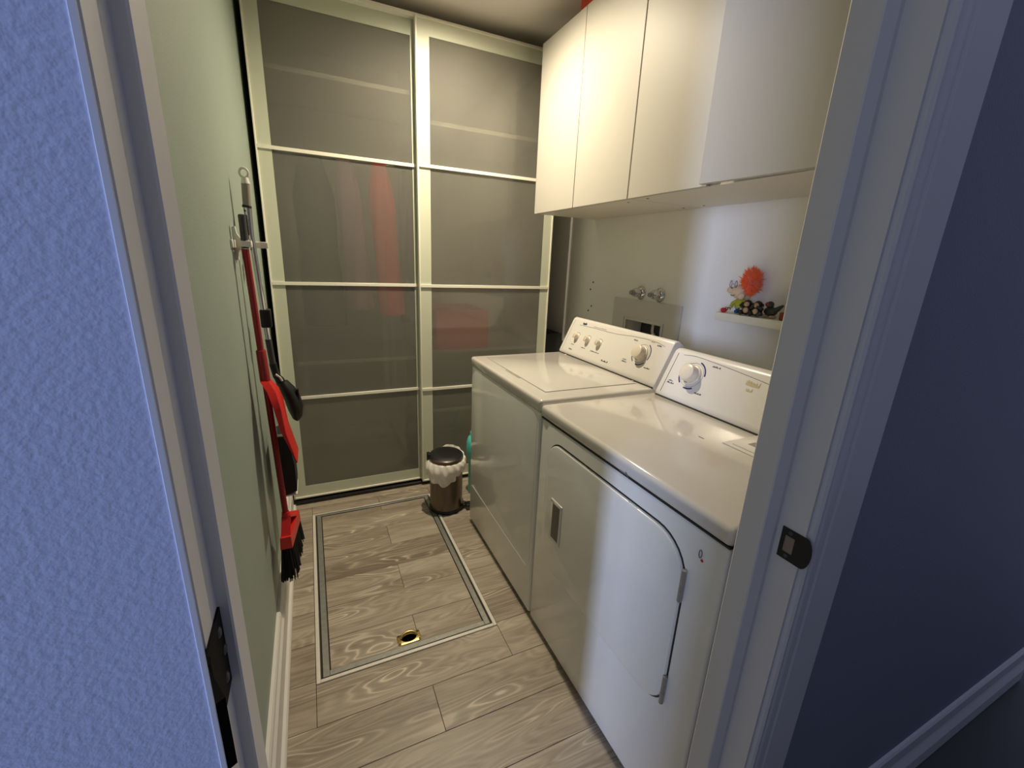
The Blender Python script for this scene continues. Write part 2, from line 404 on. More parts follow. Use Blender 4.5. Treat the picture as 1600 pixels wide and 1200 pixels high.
for y, z in ((0.345, 1.036), (0.352, 1.012), (0.345, 0.990)):
    bm = B(); lathe(bm, [(0.0045, 0), (0.003, 0.0012)], (JL+0.0018, y, z), (1, 0, 0), 12); obj('screw', bm, M['dgrey'], tag_h)

# ------------------------------------------------------------------ floor hatch
h = thing('floor_hatch', 'wood-planked floor hatch with metal edging and brass ring pull', 'floor hatch', ((HX0+HX1)/2, (HY0+HY1)/2, 0))
def strips(name, x0, x1, y0, y1, w, z0, z1, m, wt=None):
    wt = wt or w
    bx(name, (x0, x0+w, y0, y1, z0, z1), m, h, 0.0012, 1); bx(name, (x1-w, x1, y0, y1, z0, z1), m, h, 0.0012, 1)
    bx(name, (x0+w, x1-w, y0, y0+w, z0, z1), m, h, 0.0012, 1); bx(name, (x0+w, x1-w, y1-wt, y1, z0, z1), m, h, 0.0012, 1)
strips('frame_strip', HX0+0.001, HX1-0.001, HY0+0.001, HY1-0.001, 0.013, -0.008, 0.0035, M['silver_trim'], 0.006)
strips('hatch_edge', HX0+0.021, HX1-0.021, HY0+0.019, HY1-0.012, 0.021, -0.008, 0.0012, M['grey_metal'], 0.012)
for r in hatch_rects: plank([r], h, -0.0075, -0.0002)
# brass flush ring pull
hx, hy = 0.397, 1.2675; rt = Matrix.Translation((hx, hy, 0))
bm = B()
N_ = 28
def ellipse(rx, ry, z): return [Vector((hx+rx*math.cos(2*math.pi*k/N_), hy+ry*math.sin(2*math.pi*k/N_), z)) for k in range(N_)]
def rectring(hx_, hy_, z):
    out = []
    for k in range(N_):
        c, s = math.cos(2*math.pi*k/N_), math.sin(2*math.pi*k/N_)
        q = max(abs(c)/hx_, abs(s)/hy_); out.append(Vector((hx+c/q, hy+s/q, z)))
    return out
loft(bm, [rectring(0.041, 0.023, 0.0), rectring(0.041, 0.023, 0.0022), rectring(0.0395, 0.0215, 0.003), ellipse(0.027, 0.0165, 0.003), ellipse(0.026, 0.0155, 0.0015)], cap=False)
pl = obj('pull_plate', bm, M['brass'], h)
bm = B(); loft(bm, [ellipse(0.0265, 0.016, 0.0005), ellipse(0.001, 0.001, 0.0005)]); obj('pull_cup', bm, M['black_plastic'], pl)
bm = B(); pts = []
for k in range(15):
    a = math.pi*k/14
    pts.append((hx-0.028*math.cos(a), hy+0.014*math.sin(a)+0.001, 0.0045+0.010*math.sin(a)))
tube(bm, pts, 0.0042, 10); obj('pull_ring', bm, M['brass'], pl)
for sx in (-1, 1):
    for sy in (-1, 1):
        bm = B(); lathe(bm, [(0.0035, 0.003), (0.0035, 0.0042), (0.002, 0.0048)], (hx+sx*0.035, hy+sy*0.0175, 0), n=10); obj('screw', bm, M['black_plastic'], pl)

# ------------------------------------------------------------------ sliding wardrobe
wd = thing('sliding_wardrobe', 'tall wardrobe with two frosted glass sliding doors across the back wall', 'wardrobe', (0.74, 2.65, 0))
WX0, WX1, WZ = 0.002, 1.484, 2.375
bx('side_panel', (WX0+0.003, WX0+0.021, YB+0.075, 2.97, 0.06, WZ), M['carcass'], wd)
bx('side_panel', (WX1-0.021, WX1-0.003, YB+0.075, 2.97, 0.06, WZ), M['carcass'], wd)
bx('divider_panel', (0.735, 0.753, YB+0.056, 2.95, 0.06, WZ-0.02), M['carcass'], wd)
bx('back_panel', (WX0+0.021, WX1-0.021, 2.955, 2.97, 0.06, WZ), M['carcass'], wd)
bx('top_panel', (WX0+0.021, WX1-0.021, YB+0.075, 2.955, WZ-0.02, WZ), M['carcass'], wd)
bx('bottom_panel', (WX0+0.021, WX1-0.021, YB+0.075, 2.955, 0.06, 0.08), M['carcass'], wd)
bx('plinth', (WX0+0.003, WX1-0.003, YB+0.09, YB+0.105, 0.0, 0.058), M['dark_gap'], wd)
bx('floor_track', (WX0+0.01, WX1-0.01, YB+0.012, YB+0.07, 0.0, 0.018), M['dark_gap'], wd, 0.002, 1)
bx('top_track', (WX0, WX1, YB+0.004, YB+0.075, WZ+0.004, WZ+0.022), M['alu'], wd, 0.002, 1)
for x0, x1, z in ((0.025, 0.734, 2.085), (0.025, 0.734, 0.765), (0.755, 1.461, 1.965), (0.755, 1.461, 0.80), (0.755, 1.461, 0.44)):
    bx('shelf', (x0, x1, YB+(0.080 if x0 < 0.5 else 0.050), 2.95, z, z+0.02), M['carcass'], wd, 0.001, 1)
bm = B(); tube(bm, [(0.024, 2.64, 1.80), (0.735, 2.64, 1.80)], 0.012, 12); obj('clothes_rail', bm, M['chrome'], wd)
def sliding_door(x0, x1, yf, z0, z1, sl, sr):
    """front face at yf: border boards, glass panes, aluminium edges and muntin bars"""
    d = 0.022; bt, bb = 0.070, 0.068
    root = B(); e = 0.007
    box(root, x0+e, x0+sl, yf+0.003, yf+d, z0+e, z1-e); box(root, x1-sr, x1-e, yf+0.003, yf+d, z0+e, z1-e)
    box(root, x0+sl, x1-sr, yf+0.003, yf+d, z0+e, z0+bb); box(root, x0+sl, x1-sr, yf+0.003, yf+d, z1-bt, z1-e)
    r = obj('sliding_door', root, M['stile'], wd, smooth=False)
    for a, b in ((x0, x0+e), (x1-e, x1)): bx('edge_trim', (a, b, yf-0.004, yf+d+0.004, z0, z1), M['alu'], r, 0.0012, 1)
    for a, b in ((z0, z0+e+0.002), (z1-e, z1)): bx('edge_trim', (x0+e, x1-e, yf-0.004, yf+d+0.004, a, b), M['alu'], r, 0.0012, 1)
    zs = [0.034, 0.604, 1.1815, 1.765, 2.38]
    for zz in zs[1:4]: bx('muntin_bar', (x0+e, x1-e, yf-0.004, yf+0.003, zz-0.008, zz+0.008), M['alu'], r, 0.0012, 1)
    for i in range(4):
        za = z0+bb if i == 0 else zs[i]; zb = z1-bt if i == 3 else zs[i+1]
        bx('glass_pane', (x0+sl+0.0005, x1-sr-0.0005, yf+0.005, yf+0.011, za+0.0005, zb-0.0005), M['frost'], r)
    return r
sliding_door(0.002, 0.745, YB+0.030, 0.030, 2.385, 0.062, 0.062)
sliding_door(0.6985, 1.484, YB-0.004, 0.026, 2.385, 0.066, 0.058)
# contents seen blurred through the glass
def garment(name, label, x, m, w, z0, z1, lean=0.0, y=2.50, skew=0.0):
    bm = B()
    def f(u, v):
        a = 2*math.pi*u
        z = z1 + (z0-z1)*v
        ww = w*(0.55+0.45*min(1, v*5))*(1+0.12*v)
        return (x + ww*math.cos(a) + lean*v + 0.006*math.sin(5*a+9*v), y + (0.035+0.02*v)*math.sin(a) + 0.006*math.sin(3*a+4*v) + skew*v, z)
    grid_sheet(bm, f, 32, 14, True); bmesh.ops.holes_fill(bm, edges=bm.edges)
    return tag(obj(name, bm, m), label, 'clothing')
garment('hanging_garment', 'coral red garment hanging behind the left frosted door', 0.528, M['coral'], 0.056, 1.02, 1.775, 0.045, 2.440)
garment('hanging_garment', 'pale mauve garment hanging left of the coral red one behind frosted glass', 0.366, M['mauve'], 0.052, 1.05, 1.775, 0.05, 2.450)
garment('hanging_garment', 'drab garment hanging at far left behind the frosted door', 0.22, M['dark_cloth'], 0.09, 0.95, 1.775, 0.02, 2.56)
garment('hanging_garment', 'olive garment hanging beside the middle of the wardrobe behind frosted glass', 0.680, M['dark_cloth'], 0.02, 0.95, 1.775, 0.0, 2.62)
tag(bx('storage_box', (0.80, 1.11, YB+0.032, 2.75, 0.821, 1.045), M['red_box'], bev=0.004), 'orange red box on a shelf behind the right frosted door', 'box')

# ------------------------------------------------------------------ wall cabinets over the appliances
CXF, ZCB, ZCT = 1.290, 1.575, 2.344
def cabinet(label, ys, loc, ajar=0.0):
    y1, ym, y0 = ys
    c = thing('wall_cabinet', label, 'cabinet', loc, 'white wall cabinets over the washer and dryer')
    bm = B(); p = 0.016; xb = XR-0.002; xf = CXF+0.020
    box(bm, xf, xb, y0+0.001, y0+p, ZCB, ZCT); box(bm, xf, xb, y1-p, y1-0.001, ZCB, ZCT)
    box(bm, xf, xb, y0+p, y1-p, ZCT-p, ZCT); box(bm, xf, xb, y0+p, y1-p, ZCB, ZCB+p); box(bm, xb-0.006, xb, y0+p, y1-p, ZCB+p, ZCT-p)
    body = obj('body', bm, M['cab_under'], c, smooth=False)
    bx('shelf', (xf+0.01, xb-0.008, y0+p, y1-p, 1.95, 1.968), M['cab_under'], c)
    g = 0.0016
    bx('cabinet_door', (CXF, CXF+0.018, ym+g, y1-g, ZCB-0.001, ZCT+0.002), M['cab'], c, 0.0012, 1)
    if ajar == 0:
        bx('cabinet_door', (CXF, CXF+0.018, y0+g, ym-g, ZCB-0.001, ZCT+0.002), M['cab'], c, 0.0012, 1)
    else:
        bm = B(); M4 = Matrix.Translation((CXF+0.014, y0+g, 0)) @ Matrix.Rotation(ajar, 4, 'Z')
        box(bm, -0.018, 0, 0, ym-y0-2*g, ZCB-0.001, ZCT+0.002, bev=0.0012, seg=1, M4=M4); obj('cabinet_door', bm, M['cab'], c)
    return body
b1 = cabinet('white wall cabinet at the far end next to the frosted wardrobe', (2.197, 1.8155, 1.430), (1.48, 1.81, ZCB))
b2 = cabinet('white wall cabinet nearest the doorway with one door slightly ajar', (1.428, 1.055, 0.680), (1.48, 1.05, ZCB), rad(5.2))
for b, pts in ((b1, ((1.357, 1.503), (1.634, 1.485))), (b2, ((1.341, 1.373), (1.630, 1.373)))):
    for x, y in pts:
        bm = B(); lathe(bm, [(0.005, 0), (0.005, 0.001)], (x, y, ZCB), (0, 0, -1), 10); obj('screw_hole', bm, M['seam'], b)
tag(bx('storage_box', (1.355, 1.60, 1.66, 1.975, ZCT+0.003, 2.448), M['red_box'], bev=0.003), 'red box stored on top of the far wall cabinet', 'box')

# ------------------------------------------------------------------ washer and dryer
def console_frame(O):
    v = Vector((0.073, 0, 0.155)).normalized(); u = Vector((0, -1, 0)); n = u.cross(v)
    if n.x > 0: n = -n
    m = Matrix.Identity(4)
    for i, a in enumerate((u, v, n)):
        for j in range(3): m[j][i] = a[j]
    for j in range(3): m[j][3] = O[j]
    return m
def console(root, prof, y0, y1, name='console'):
    bm = B(); lo, hi = min(y0, y1), max(y0, y1)
    e = 0.006
    cx = sum(p[0] for p in prof)/len(prof); cz = sum(p[1] for p in prof)/len(prof)
    sh = lambda s: [(cx+(p[0]-cx)*s, cz+(p[1]-cz)*s) for p in prof]
    rings = []
    for y, s in ((lo, 0.955), (lo+e*0.4, 0.985), (lo+e, 1.0), (hi-e, 1.0), (hi-e*0.4, 0.985), (hi, 0.955)):
        rings.append([Vector((a, y, b)) for a, b in sh(s)])
    loft(bm, rings); return obj(name, bm, M['plastic_white'], root)
def knob(name, root, F, u, v, r, dep, big=False):
    bm = B(); c = F @ Vector((u, v, 0)); ax = (F.to_3x3() @ Vector((0, 0, 1)))
    if big: prof = [(r*1.16, 0), (r*1.16, 0.004), (r*1.10, 0.006), (r*1.0, 0.007), (r*0.98, dep*0.7), (r*0.90, dep*0.93), (r*0.72, dep), (r*0.1, dep*1.02)]
    else: prof = [(r*1.15, 0), (r*1.15, 0.003), (r*0.95, 0.005), (r*0.92, dep*0.8), (r*0.8, dep), (r*0.1, dep*1.03)]
    lathe(bm, prof, c, ax, 32); k = obj(name, bm, M['knob'], root)
    bm = B(); M4 = F @ Matrix.Translation((u, v-r*0.62, 0)); 
    if big:
        box(bm, -0.0014, 0.0014, -r*0.42, -r*0.30, dep*0.05, dep*0.55, M4=M4); obj('pointer', bm, M['ink'], k, smooth=False)
    else:
        box(bm, -0.0022, 0.0022, -r*0.25, r*1.4, dep*0.9, dep*1.12, bev=0.0008, seg=1, M4=M4); obj('pointer', bm, M['knob'], k)
    return k
def arc(bm, F, u, v, r0, r1, a0, a1, n=16, z=0.0006):
    R0 = []; R1 = []
    for i in range(n+1):
        a = rad(a0+(a1-a0)*i/n)
        R0.append((u+r0*math.cos(a), v+r0*math.sin(a))); R1.append((u+r1*math.cos(a), v+r1*math.sin(a)))
    for i in range(n):
        vs = [F @ Vector((p[0], p[1], zz)) for zz in (0.0001, z) for p in (R0[i], R0[i+1], R1[i+1], R1[i])]
        V = [bm.verts.new(p) for p in vs]
        for q in ((0,1,2,3),(4,7,6,5),(0,4,5,1),(1,5,6,2),(2,6,7,3),(3,7,4,0)): bm.faces.new([V[k] for k in q])
def bars(root, F, lst, m, name='printed_label'):
    for u, v, w, hgt in lst:
        n = max(3, int(w/0.0022)); bm = B(); prev = None
        for k in range(n+1):
            hh = hgt*random.choice((0.35, 0.7, 1.0, 0.8, 0.25)); x = u+w*k/n
            q = [bm.verts.new(F @ Vector((x, v-hgt/2, 0.0005))), bm.verts.new(F @ Vector((x, v-hgt/2+hh, 0.0005)))]
            if prev: bm.faces.new((prev[0], q[0], q[1], prev[1]))
            prev = q
        obj(name, bm, m, root, smooth=False)
def arcs(root, F, name, m, lst):
    for u, v, r0, r1, a0, a1 in lst:
        bm = B(); arc(bm, F, u, v, r0, r1, a0, a1, 40 if a1-a0 > 300 else 14); obj(name, bm, m, root, smooth=False)
def ribbon(root, F, pts, w, m, name='trim_line'):
    bm = B()
    for (a, b), (c, d) in zip(pts, pts[1:]):
        V = [bm.verts.new(F @ Vector(p)) for p in ((a, b-w/2, 0.0002), (c, d-w/2, 0.0002), (c, d+w/2, 0.0007), (a, b+w/2, 0.0007))]
        bm.faces.new(V)
    return obj(name, bm, m, root, smooth=False)
def text_mesh(name, s, size, M4, m, parent, shear=0.0):
    cu = bpy.data.curves.new('t', 'FONT'); cu.body = s; cu.size = size; cu.extrude = 0.0003; cu.shear = shear; cu.align_x = 'CENTER'; cu.align_y = 'CENTER'; cu.offset = size*0.02
    o = bpy.data.objects.new('t', cu); C.objects.link(o)
    bpy.context.view_layer.update()
    me = bpy.data.meshes.new_from_object(o.evaluated_get(bpy.context.evaluated_depsgraph_get()))
    bpy.data.objects.remove(o); bpy.data.curves.remove(cu)
    me.transform(M4); me.materials.clear(); me.materials.append(m); me.name = name
    q = bpy.data.objects.new(name, me); C.objects.link(q); q.parent = parent
    q.matrix_parent_inverse = Matrix.Translation(-parent.location); return q

AXF = 0.838; AXB = 1.54
# --- washer
WY0, WY1, WT = 1.190, 1.892, 0.888
ws = thing('washing_machine', 'white top-loading washing machine beside the frosted wardrobe', 'washer', (1.19, 1.54, 0))
bx('cabinet_body', (AXF+0.004, AXB, WY0+0.002, WY1-0.002, 0.018, WT-0.046), M['enamel_body'], ws, 0.010, 3)
for x in (AXF+0.05, AXB-0.05):
    for y in (WY0+0.06, WY1-0.06):
        bm = B(); lathe(bm, [(0.020, 0), (0.020, 0.012), (0.012, 0.019)], (x, y, 0), n=14); obj('foot', bm, M['black_rubber'], ws)
bm = B(); box(bm, AXF-0.001, 1.40, WY0, WY1, WT-0.044, WT, bev=0.012, seg=4); wtop = obj('top_panel', bm, M['enamel'], ws)
# lid: dark seam below, lid plate above
bx('lid_seam', (0.897, 1.303, 1.268, 1.842, WT-0.0005, WT+0.0004), M['grey_line'], ws)
lid = bx('lid', (0.8985, 1.3015, 1.2695, 1.8405, WT-0.001, WT+0.003), M['enamel'], ws, 0.0025, 2)
bx('lid_finger_recess', (0.888, 0.8975, 1.47, 1.60, WT-0.0005, WT+0.001), M['grey_line'], ws)
for y in (1.30, 1.81):
    bm = B(); lathe(bm, [(0.005, 0), (0.004, 0.003)], (1.311, y, WT), n=10); obj('lid_hinge', bm, M['knob'], ws)
# shallow pressed panel lines on the front
bm = B()
for pts in ([(AXF+0.0036, 1.235, 0.205), (AXF+0.0036, 1.86, 0.222)],): tube(bm, pts, 0.0008, 6)
tube(bm, [(AXF+0.0036, 1.212, 0.80), (AXF+0.0036, 1.212, 0.24), (AXF+0.0036, 1.235, 0.205)], 0.0008, 6)
obj('pressed_crease', bm, M['enamel_body'], ws)
wprof = [(1.322, WT-0.001), (1.3205, 0.897), (1.3265, 0.910), (1.3945, 1.054), (1.4005, 1.062), (1.410, 1.066), (1.4235, 1.063), (1.447, 1.047), (1.462, 1.01), (1.470, 0.95), (1.473, WT-0.03), (1.322, WT-0.03)]
console(ws, wprof, WY0+0.002, WY1)
bx('console_base_seam', (1.3165, 1.3225, WY0+0.006, WY1-0.004, WT-0.002, WT+0.004), M['seam'], ws)
F = console_frame((1.3224, 1.892, 0.9013))
for u, v in ((0.098, 0.088), (0.192, 0.088), (0.283, 0.088)): knob('small_knob', ws, F, u, v, 0.0150, 0.022)
knob('cycle_dial', ws, F, 0.563, 0.100, 0.029, 0.034, True)
arcs(ws, F, 'dial_arc', M['blue_ink'], [(0.563, 0.100, 0.046, 0.050, -22, 62), (0.563, 0.100, 0.046, 0.050, 205, 235), (0.563, 0.100, 0.046, 0.050, 262, 318)])
arcs(ws, F, 'dial_ring', M['grey_line'], [(0.563, 0.100, 0.0395, 0.0405, 0, 360)])
arcs(ws, F, 'knob_mark', M['grey_line'], [(u, 0.088, 0.021, 0.023, 30, 120) for u in (0.098, 0.192, 0.283)])
text_mesh('maker_name', 'Inglis', 0.017, F @ Matrix.Translation((0.114, 0.160, 0.0006)), M['blue_ink'], ws, 0.15)
bars(ws, F, [(0.080, 0.046, 0.024, 0.005), (0.168, 0.046, 0.034, 0.006), (0.245, 0.045, 0.068, 0.006), (0.076, 0.020, 0.030, 0.006), (0.350, 0.020, 0.046, 0.008), (0.475, 0.058, 0.024, 0.005), (0.475, 0.049, 0.030, 0.006),
    (0.488, 0.148, 0.024, 0.005), (0.624, 0.150, 0.024, 0.006), (0.610, 0.052, 0.032, 0.006), (0.585, 0.158, 0.020, 0.003)], M['ink'])
bars(ws, F, [(0.19, 0.158, 0.10, 0.003), (0.515, 0.128, 0.010, 0.003), (0.508, 0.110, 0.010, 0.003)], M['grey_line'], 'faint_label')
ribbon(ws, F, [(0.075, 0.148), (0.20, 0.151), (0.30, 0.150), (0.38, 0.152), (0.47, 0.160), (0.56, 0.163), (0.62, 0.160), (0.665, 0.152)], 0.0018, M['grey_line'])
ribbon(ws, F, [(0.022, 0.006), (0.021, 0.06), (0.021, 0.12), (0.022, 0.165)], 0.004, M['grey_line'])
bm = B(); box(bm, 0.0210, 0.0222, 0.006, 0.168, 0.0001, 0.0006, M4=F); obj('trim_line', bm, M['grey_line'], ws, smooth=False)

# --- dryer
DY0, DY1, DT = 0.4405, 1.184, 0.878
dy = thing('clothes_dryer', 'white front-door clothes dryer nearest the doorway', 'dryer', (1.19, 0.81, 0))
bx('cabinet_body', (AXF+0.003, AXB, DY0+0.002, DY1-0.002, 0.018, DT-0.045), M['enamel_body'], dy, 0.010, 3)
for x in (AXF+0.05, AXB-0.05):
    for y in (DY0+0.06, DY1-0.06):
        bm = B(); lathe(bm, [(0.020, 0), (0.020, 0.012), (0.012, 0.019)], (x, y, 0), n=14); obj('foot', bm, M['black_rubber'], dy)
bm = B(); box(bm, AXF-0.003, 1.42, DY0, DY1, DT-0.042, DT, bev=0.013, seg=4); obj('top_panel', bm, M['enamel'], dy)
bx('top_seam', (AXF+0.001, AXB-0.02, DY0+0.004, DY1-0.004, DT-0.0450, DT-0.041), M['seam'], dy)
def rrect(y0, y1, z0, z1, radii, n=8):
    """outline y,z; radii for (y0,z0),(y1,z0),(y1,z1),(y0,z1)"""
    out = []
    for (cy, cz, a0, r) in ((y0, z0, 180, radii[0]), (y1, z0, 270, radii[1]), (y1, z1, 0, radii[2]), (y0, z1, 90, radii[3])):
        ccy = cy + (r if cy == y0 else -r); ccz = cz + (r if cz == z0 else -r)
        for k in range(n+1):
            a = rad(a0 + 90*k/n); out.append((ccy + r*math.cos(a), ccz + r*math.sin(a)))
    return out
def inset_plate(bm, outline, x_back, x_front, bev):
    cy = sum(p[0] for p in outline)/len(outline); cz = sum(p[1] for p in outline)/len(outline)
    hy = max(p[0] for p in outline)-cy; hz = max(p[1] for p in outline)-cz
    def sh(d): return [(cy+(p[0]-cy)*(1-d/hy), cz+(p[1]-cz)*(1-d/hz)) for p in outline]
    loft(bm, [[Vector((x, a, b)) for a, b in sh(d)] for x, d in ((x_back, 0), (x_front+bev, 0), (x_front+bev*0.3, bev*0.3), (x_front, bev))])
bm = B(); inset_plate(bm, rrect(0.527, 1.121, 0.327, 0.785, (0.075, 0.075, 0.075, 0.095)), AXF+0.006, AXF+0.0022, 0.0006)
obj('door_seam', bm, M['seam'], dy)
bm = B(); inset_plate(bm, rrect(0.5315, 1.1185, 0.3305, 0.7805, (0.072, 0.072, 0.072, 0.092)), AXF+0.006, AXF-0.006, 0.006)
dd = obj('door_panel', bm, M['enamel_body'], dy)
hd = bx('door_handle', (AXF-0.0085, AXF-0.004, 1.000, 1.066, 0.452, 0.597), M['plastic_white'], dd, 0.0015, 2)
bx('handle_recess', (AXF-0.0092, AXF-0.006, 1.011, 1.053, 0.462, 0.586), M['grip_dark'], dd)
bx('handle_lip', (AXF-0.012, AXF-0.008, 1.004, 1.064, 0.588, 0.594), M['chrome'], dd, 0.001, 1)
for z in (0.648, 0.362):
    bm = B(); tube(bm, [(AXF-0.004, 0.5285, z), (AXF-0.004, 0.5285, z+0.078)], 0.0055, 12); obj('door_hinge', bm, M['grey_metal'], dy)
# worn spot, charm-like scratch and chip
bm = B(); pts = [(AXF+0.001, 0.503+0.0035*math.cos(a*math.pi/6), 0.783+0.009*math.sin(a*math.pi/6)) for a in range(13)]
tube(bm, pts, 0.0009, 6); sc = obj('scratch_mark', bm, M['ink'], dy)
bm = B(); ball(bm, (AXF+0.001, 0.497, 0.771), (0.0015, 0.0035, 0.003), 10, 6); obj('red_chip', bm, M['crimson'], dy)
bm = B(); tube(bm, [(AXF-0.0035, 0.764, 0.842), (AXF-0.0035, 0.735, 0.842), (AXF-0.0035, 0.728, 0.836)], 0.0012, 6); tube(bm, [(AXF-0.0035, 0.742, 0.848), (AXF-0.0035, 0.735, 0.842)], 0.0012, 6); obj('scratch_mark', bm, M['ink'], dy)
# lint screen lid in the top
bx('lint_lid_rim', (1.158, 1.312, 0.462, 0.742, DT-0.001, DT+0.003), M['plastic_white'], dy, 0.0025, 2)
bx('lint_lid', (1.172, 1.300, 0.474, 0.722, DT+0.001, DT+0.007), M['plastic_white'], dy, 0.003, 2)
bx('lint_lid_grip', (1.205, 1.235, 0.560, 0.700, DT+0.0065, DT+0.0075), M['grey_line'], dy)
for x, y in ((1.13, 0.78), (1.17, 0.62)):
    bx('scuff_mark', (x, x+0.004, y, y+0.018, DT-0.0002, DT+0.0003), M['ink'], dy)
dprof = [(1.307, DT-0.001), (1.3055, 0.887), (1.3115, 0.899), (1.375, 1.034), (1.381, 1.043), (1.391, 1.048), (1.405, 1.0475), (1.424, 1.036), (1.442, 1.00), (1.452, 0.94), (1.455, DT-0.03), (1.307, DT-0.03)]
console(dy, dprof, DY0+0.004, 1.165)
bx('console_base_seam', (1.3015, 1.3080, DY0+0.01, 1.160, DT-0.002, DT+0.004), M['seam'], dy)
F2 = console_frame((1.3066, 1.165, 0.8893))
knob('timer_dial', dy, F2, 0.118, 0.097, 0.031, 0.036, True)
arcs(dy, F2, 'dial_arc', M['blue_ink'], [(0.118, 0.097, 0.048, 0.053, 8, 75), (0.118, 0.097, 0.048, 0.053, 196, 228), (0.118, 0.097, 0.048, 0.053, 258, 300)])
arcs(dy, F2, 'dial_ring', M['grey_line'], [(0.118, 0.097, 0.0435, 0.0445, 0, 360)])
bars(dy, F2, [(0.178, 0.146, 0.034, 0.006), (0.160, 0.043, 0.028, 0.006), (0.034, 0.056, 0.020, 0.004), (0.032, 0.048, 0.030, 0.006)], M['ink'])
bars(dy, F2, [(0.315, 0.128, 0.045, 0.018), (0.325, 0.108, 0.020, 0.014)], M['gold_ink'], 'worn_label')
ribbon(dy, F2, [(0.047, 0.157), (0.09, 0.163), (0.13, 0.162), (0.20, 0.157), (0.28, 0.150), (0.36, 0.142), (0.45, 0.132), (0.60, 0.120)], 0.0018, M['grey_line'])
bm = B(); box(bm, 0.0205, 0.0220, 0.006, 0.160, 0.0001, 0.0006, M4=F2); obj('trim_line', bm, M['ink'], dy, smooth=False)

# ------------------------------------------------------------------ laundry valve box, taps, shelf
vb = thing('laundry_valve_box', 'white trim plate around a recessed laundry valve box above the washer', 'valve box', (XR, 1.685, 1.0))
def plate_frame(name, y0, y1, z0, z1, w, x0, x1, m, parent):
    bm = B()
    box(bm, x0, x1, y0, y0+w, z0, z1); box(bm, x0, x1, y1-w, y1, z0, z1); box(bm, x0, x1, y0+w, y1-w, z1-w, z1); box(bm, x0, x1, y0+w, y1-w, z0, z0+w)
    return obj(name, bm, m, parent, smooth=False)
plate_frame('trim_plate', 1.452, 1.932, 0.82, 1.166, 0.094, XR-0.011, XR-0.0002, M['plastic_white'], vb)
plate_frame('box_rim', 1.545, 1.825, 0.913, 1.0725, 0.012, XR-0.017, XR-0.0002, M['plastic_white'], vb)
for y in (1.66, 1.60):
    bm = B(); tube(bm, [(XR+0.045, y, 0.95), (XR+0.045, y, 1.0), (XR+0.035, y, 1.02), (XR+0.035, y, 1.055)], [0.012, 0.012, 0.010, 0.010], 12); ball(bm, (XR+0.045, y, 1.0), 0.016, 12, 8)
    obj('hose_valve', bm, M['chrome'], vb)
for y, nm in ((1.738, 'chrome tap handle on the wall, left of the pair above the washer'), (1.605, 'chrome tap handle on the wall, right of the pair above the washer')):
    t = thing('wall_tap', nm, 'tap', (XR, y, 1.203), 'chrome taps above the valve box')
    bm = B(); lathe(bm, [(0.033, 0.0003), (0.034, 0.003), (0.032, 0.007), (0.022, 0.013), (0.012, 0.016), (0.012, 0.024)], (XR, y, 1.203), (-1, 0, 0), 28); obj('escutcheon', bm, M['chrome'], t)
    bm = B(); n = 36; rings = []
    for hh, r, fl_ in ((0.020, 0.022, 0.10), (0.026, 0.0235, 0.12), (0.044, 0.019, 0.12), (0.052, 0.015, 0.10), (0.053, 0.010, 0.0), (0.057, 0.010, 0.0)):
        rings.append([Vector((XR-hh, y + r*(1+fl_*math.cos(6*2*math.pi*k/n))*math.cos(2*math.pi*k/n), 1.203 + r*(1+fl_*math.cos(6*2*math.pi*k/n))*math.sin(2*math.pi*k/n))) for k in range(n)])
    loft(bm, rings); obj('handle', bm, M['chrome'], t)
    bm = B(); lathe(bm, [(0.011, 0.057), (0.012, 0.060), (0.011, 0.068), (0.009, 0.070)], (XR, y, 1.203), (-1, 0, 0), 12); obj('handle_cap', bm, M['grey_metal'], t)
SHX, SHZ0, SHZ1 = 1.583, 1.146, 1.1745
tag(bx('wall_shelf', (SHX, XR-0.0005, 0.50, 1.194, SHZ0, SHZ1), M['alu'], bev=0.0015), 'small white floating shelf holding figurines on the right wall', 'shelf')

# ------------------------------------------------------------------ figurines
def hair_mass(bm, c, r, n, ln, flat=(1, 1, 1), zmin=-1.0):
    rnd = random.Random(3)
    c = Vector(c)
    for i in range(n):
        z = rnd.uniform(zmin, 1); a = rnd.uniform(0, 2*math.pi); s = math.sqrt(max(0, 1-z*z))
        d = Vector((s*math.cos(a)*flat[0], s*math.sin(a)*flat[1], z*flat[2]))
        p = c + d*r*0.8; q = p + (d.normalized()*0.8 + Vector((rnd.uniform(-.5, .5), rnd.uniform(-.5, .4), rnd.uniform(-.2, .7))))*ln*rnd.uniform(0.6, 1.1)
        u, w = frame_of(d); k = 0.0035
        V = [bm.verts.new(p + (u*math.cos(t)+w*math.sin(t))*k) for t in (0, 2.1, 4.2)]; e = bm.verts.new(q)
        for i_ in range(3): bm.faces.new((V[i_], V[(i_+1) % 3], e))
D0 = Vector((1.640, 1.130, SHZ1))
dl = thing('rag_doll', 'rag doll with wild orange plush hair sitting on the floating shelf', 'doll', D0)
P = lambda x, y, z: (D0.x+x, D0.y+y, D0.z+z)
bm = B(); lathe(bm, [(0.016, 0.014), (0.0185, 0.020), (0.0175, 0.030)], P(0.002, 0.004, 0), n=18)
for q in (-0.009, 0.011): tube(bm, [P(0.002, q+0.002, 0.024), P(0.0, q, 0.012), P(-0.004, q, 0.0075), P(-0.014, q, 0.0072)], [0.0095, 0.009, 0.007, 0.0065], 10)
obj('trousers', bm, M['denim'], dl)
bm = B(); lathe(bm, [(0.018, 0.018), (0.021, 0.028), (0.017, 0.045), (0.010, 0.056)], P(0.002, 0.006, 0), n=18)
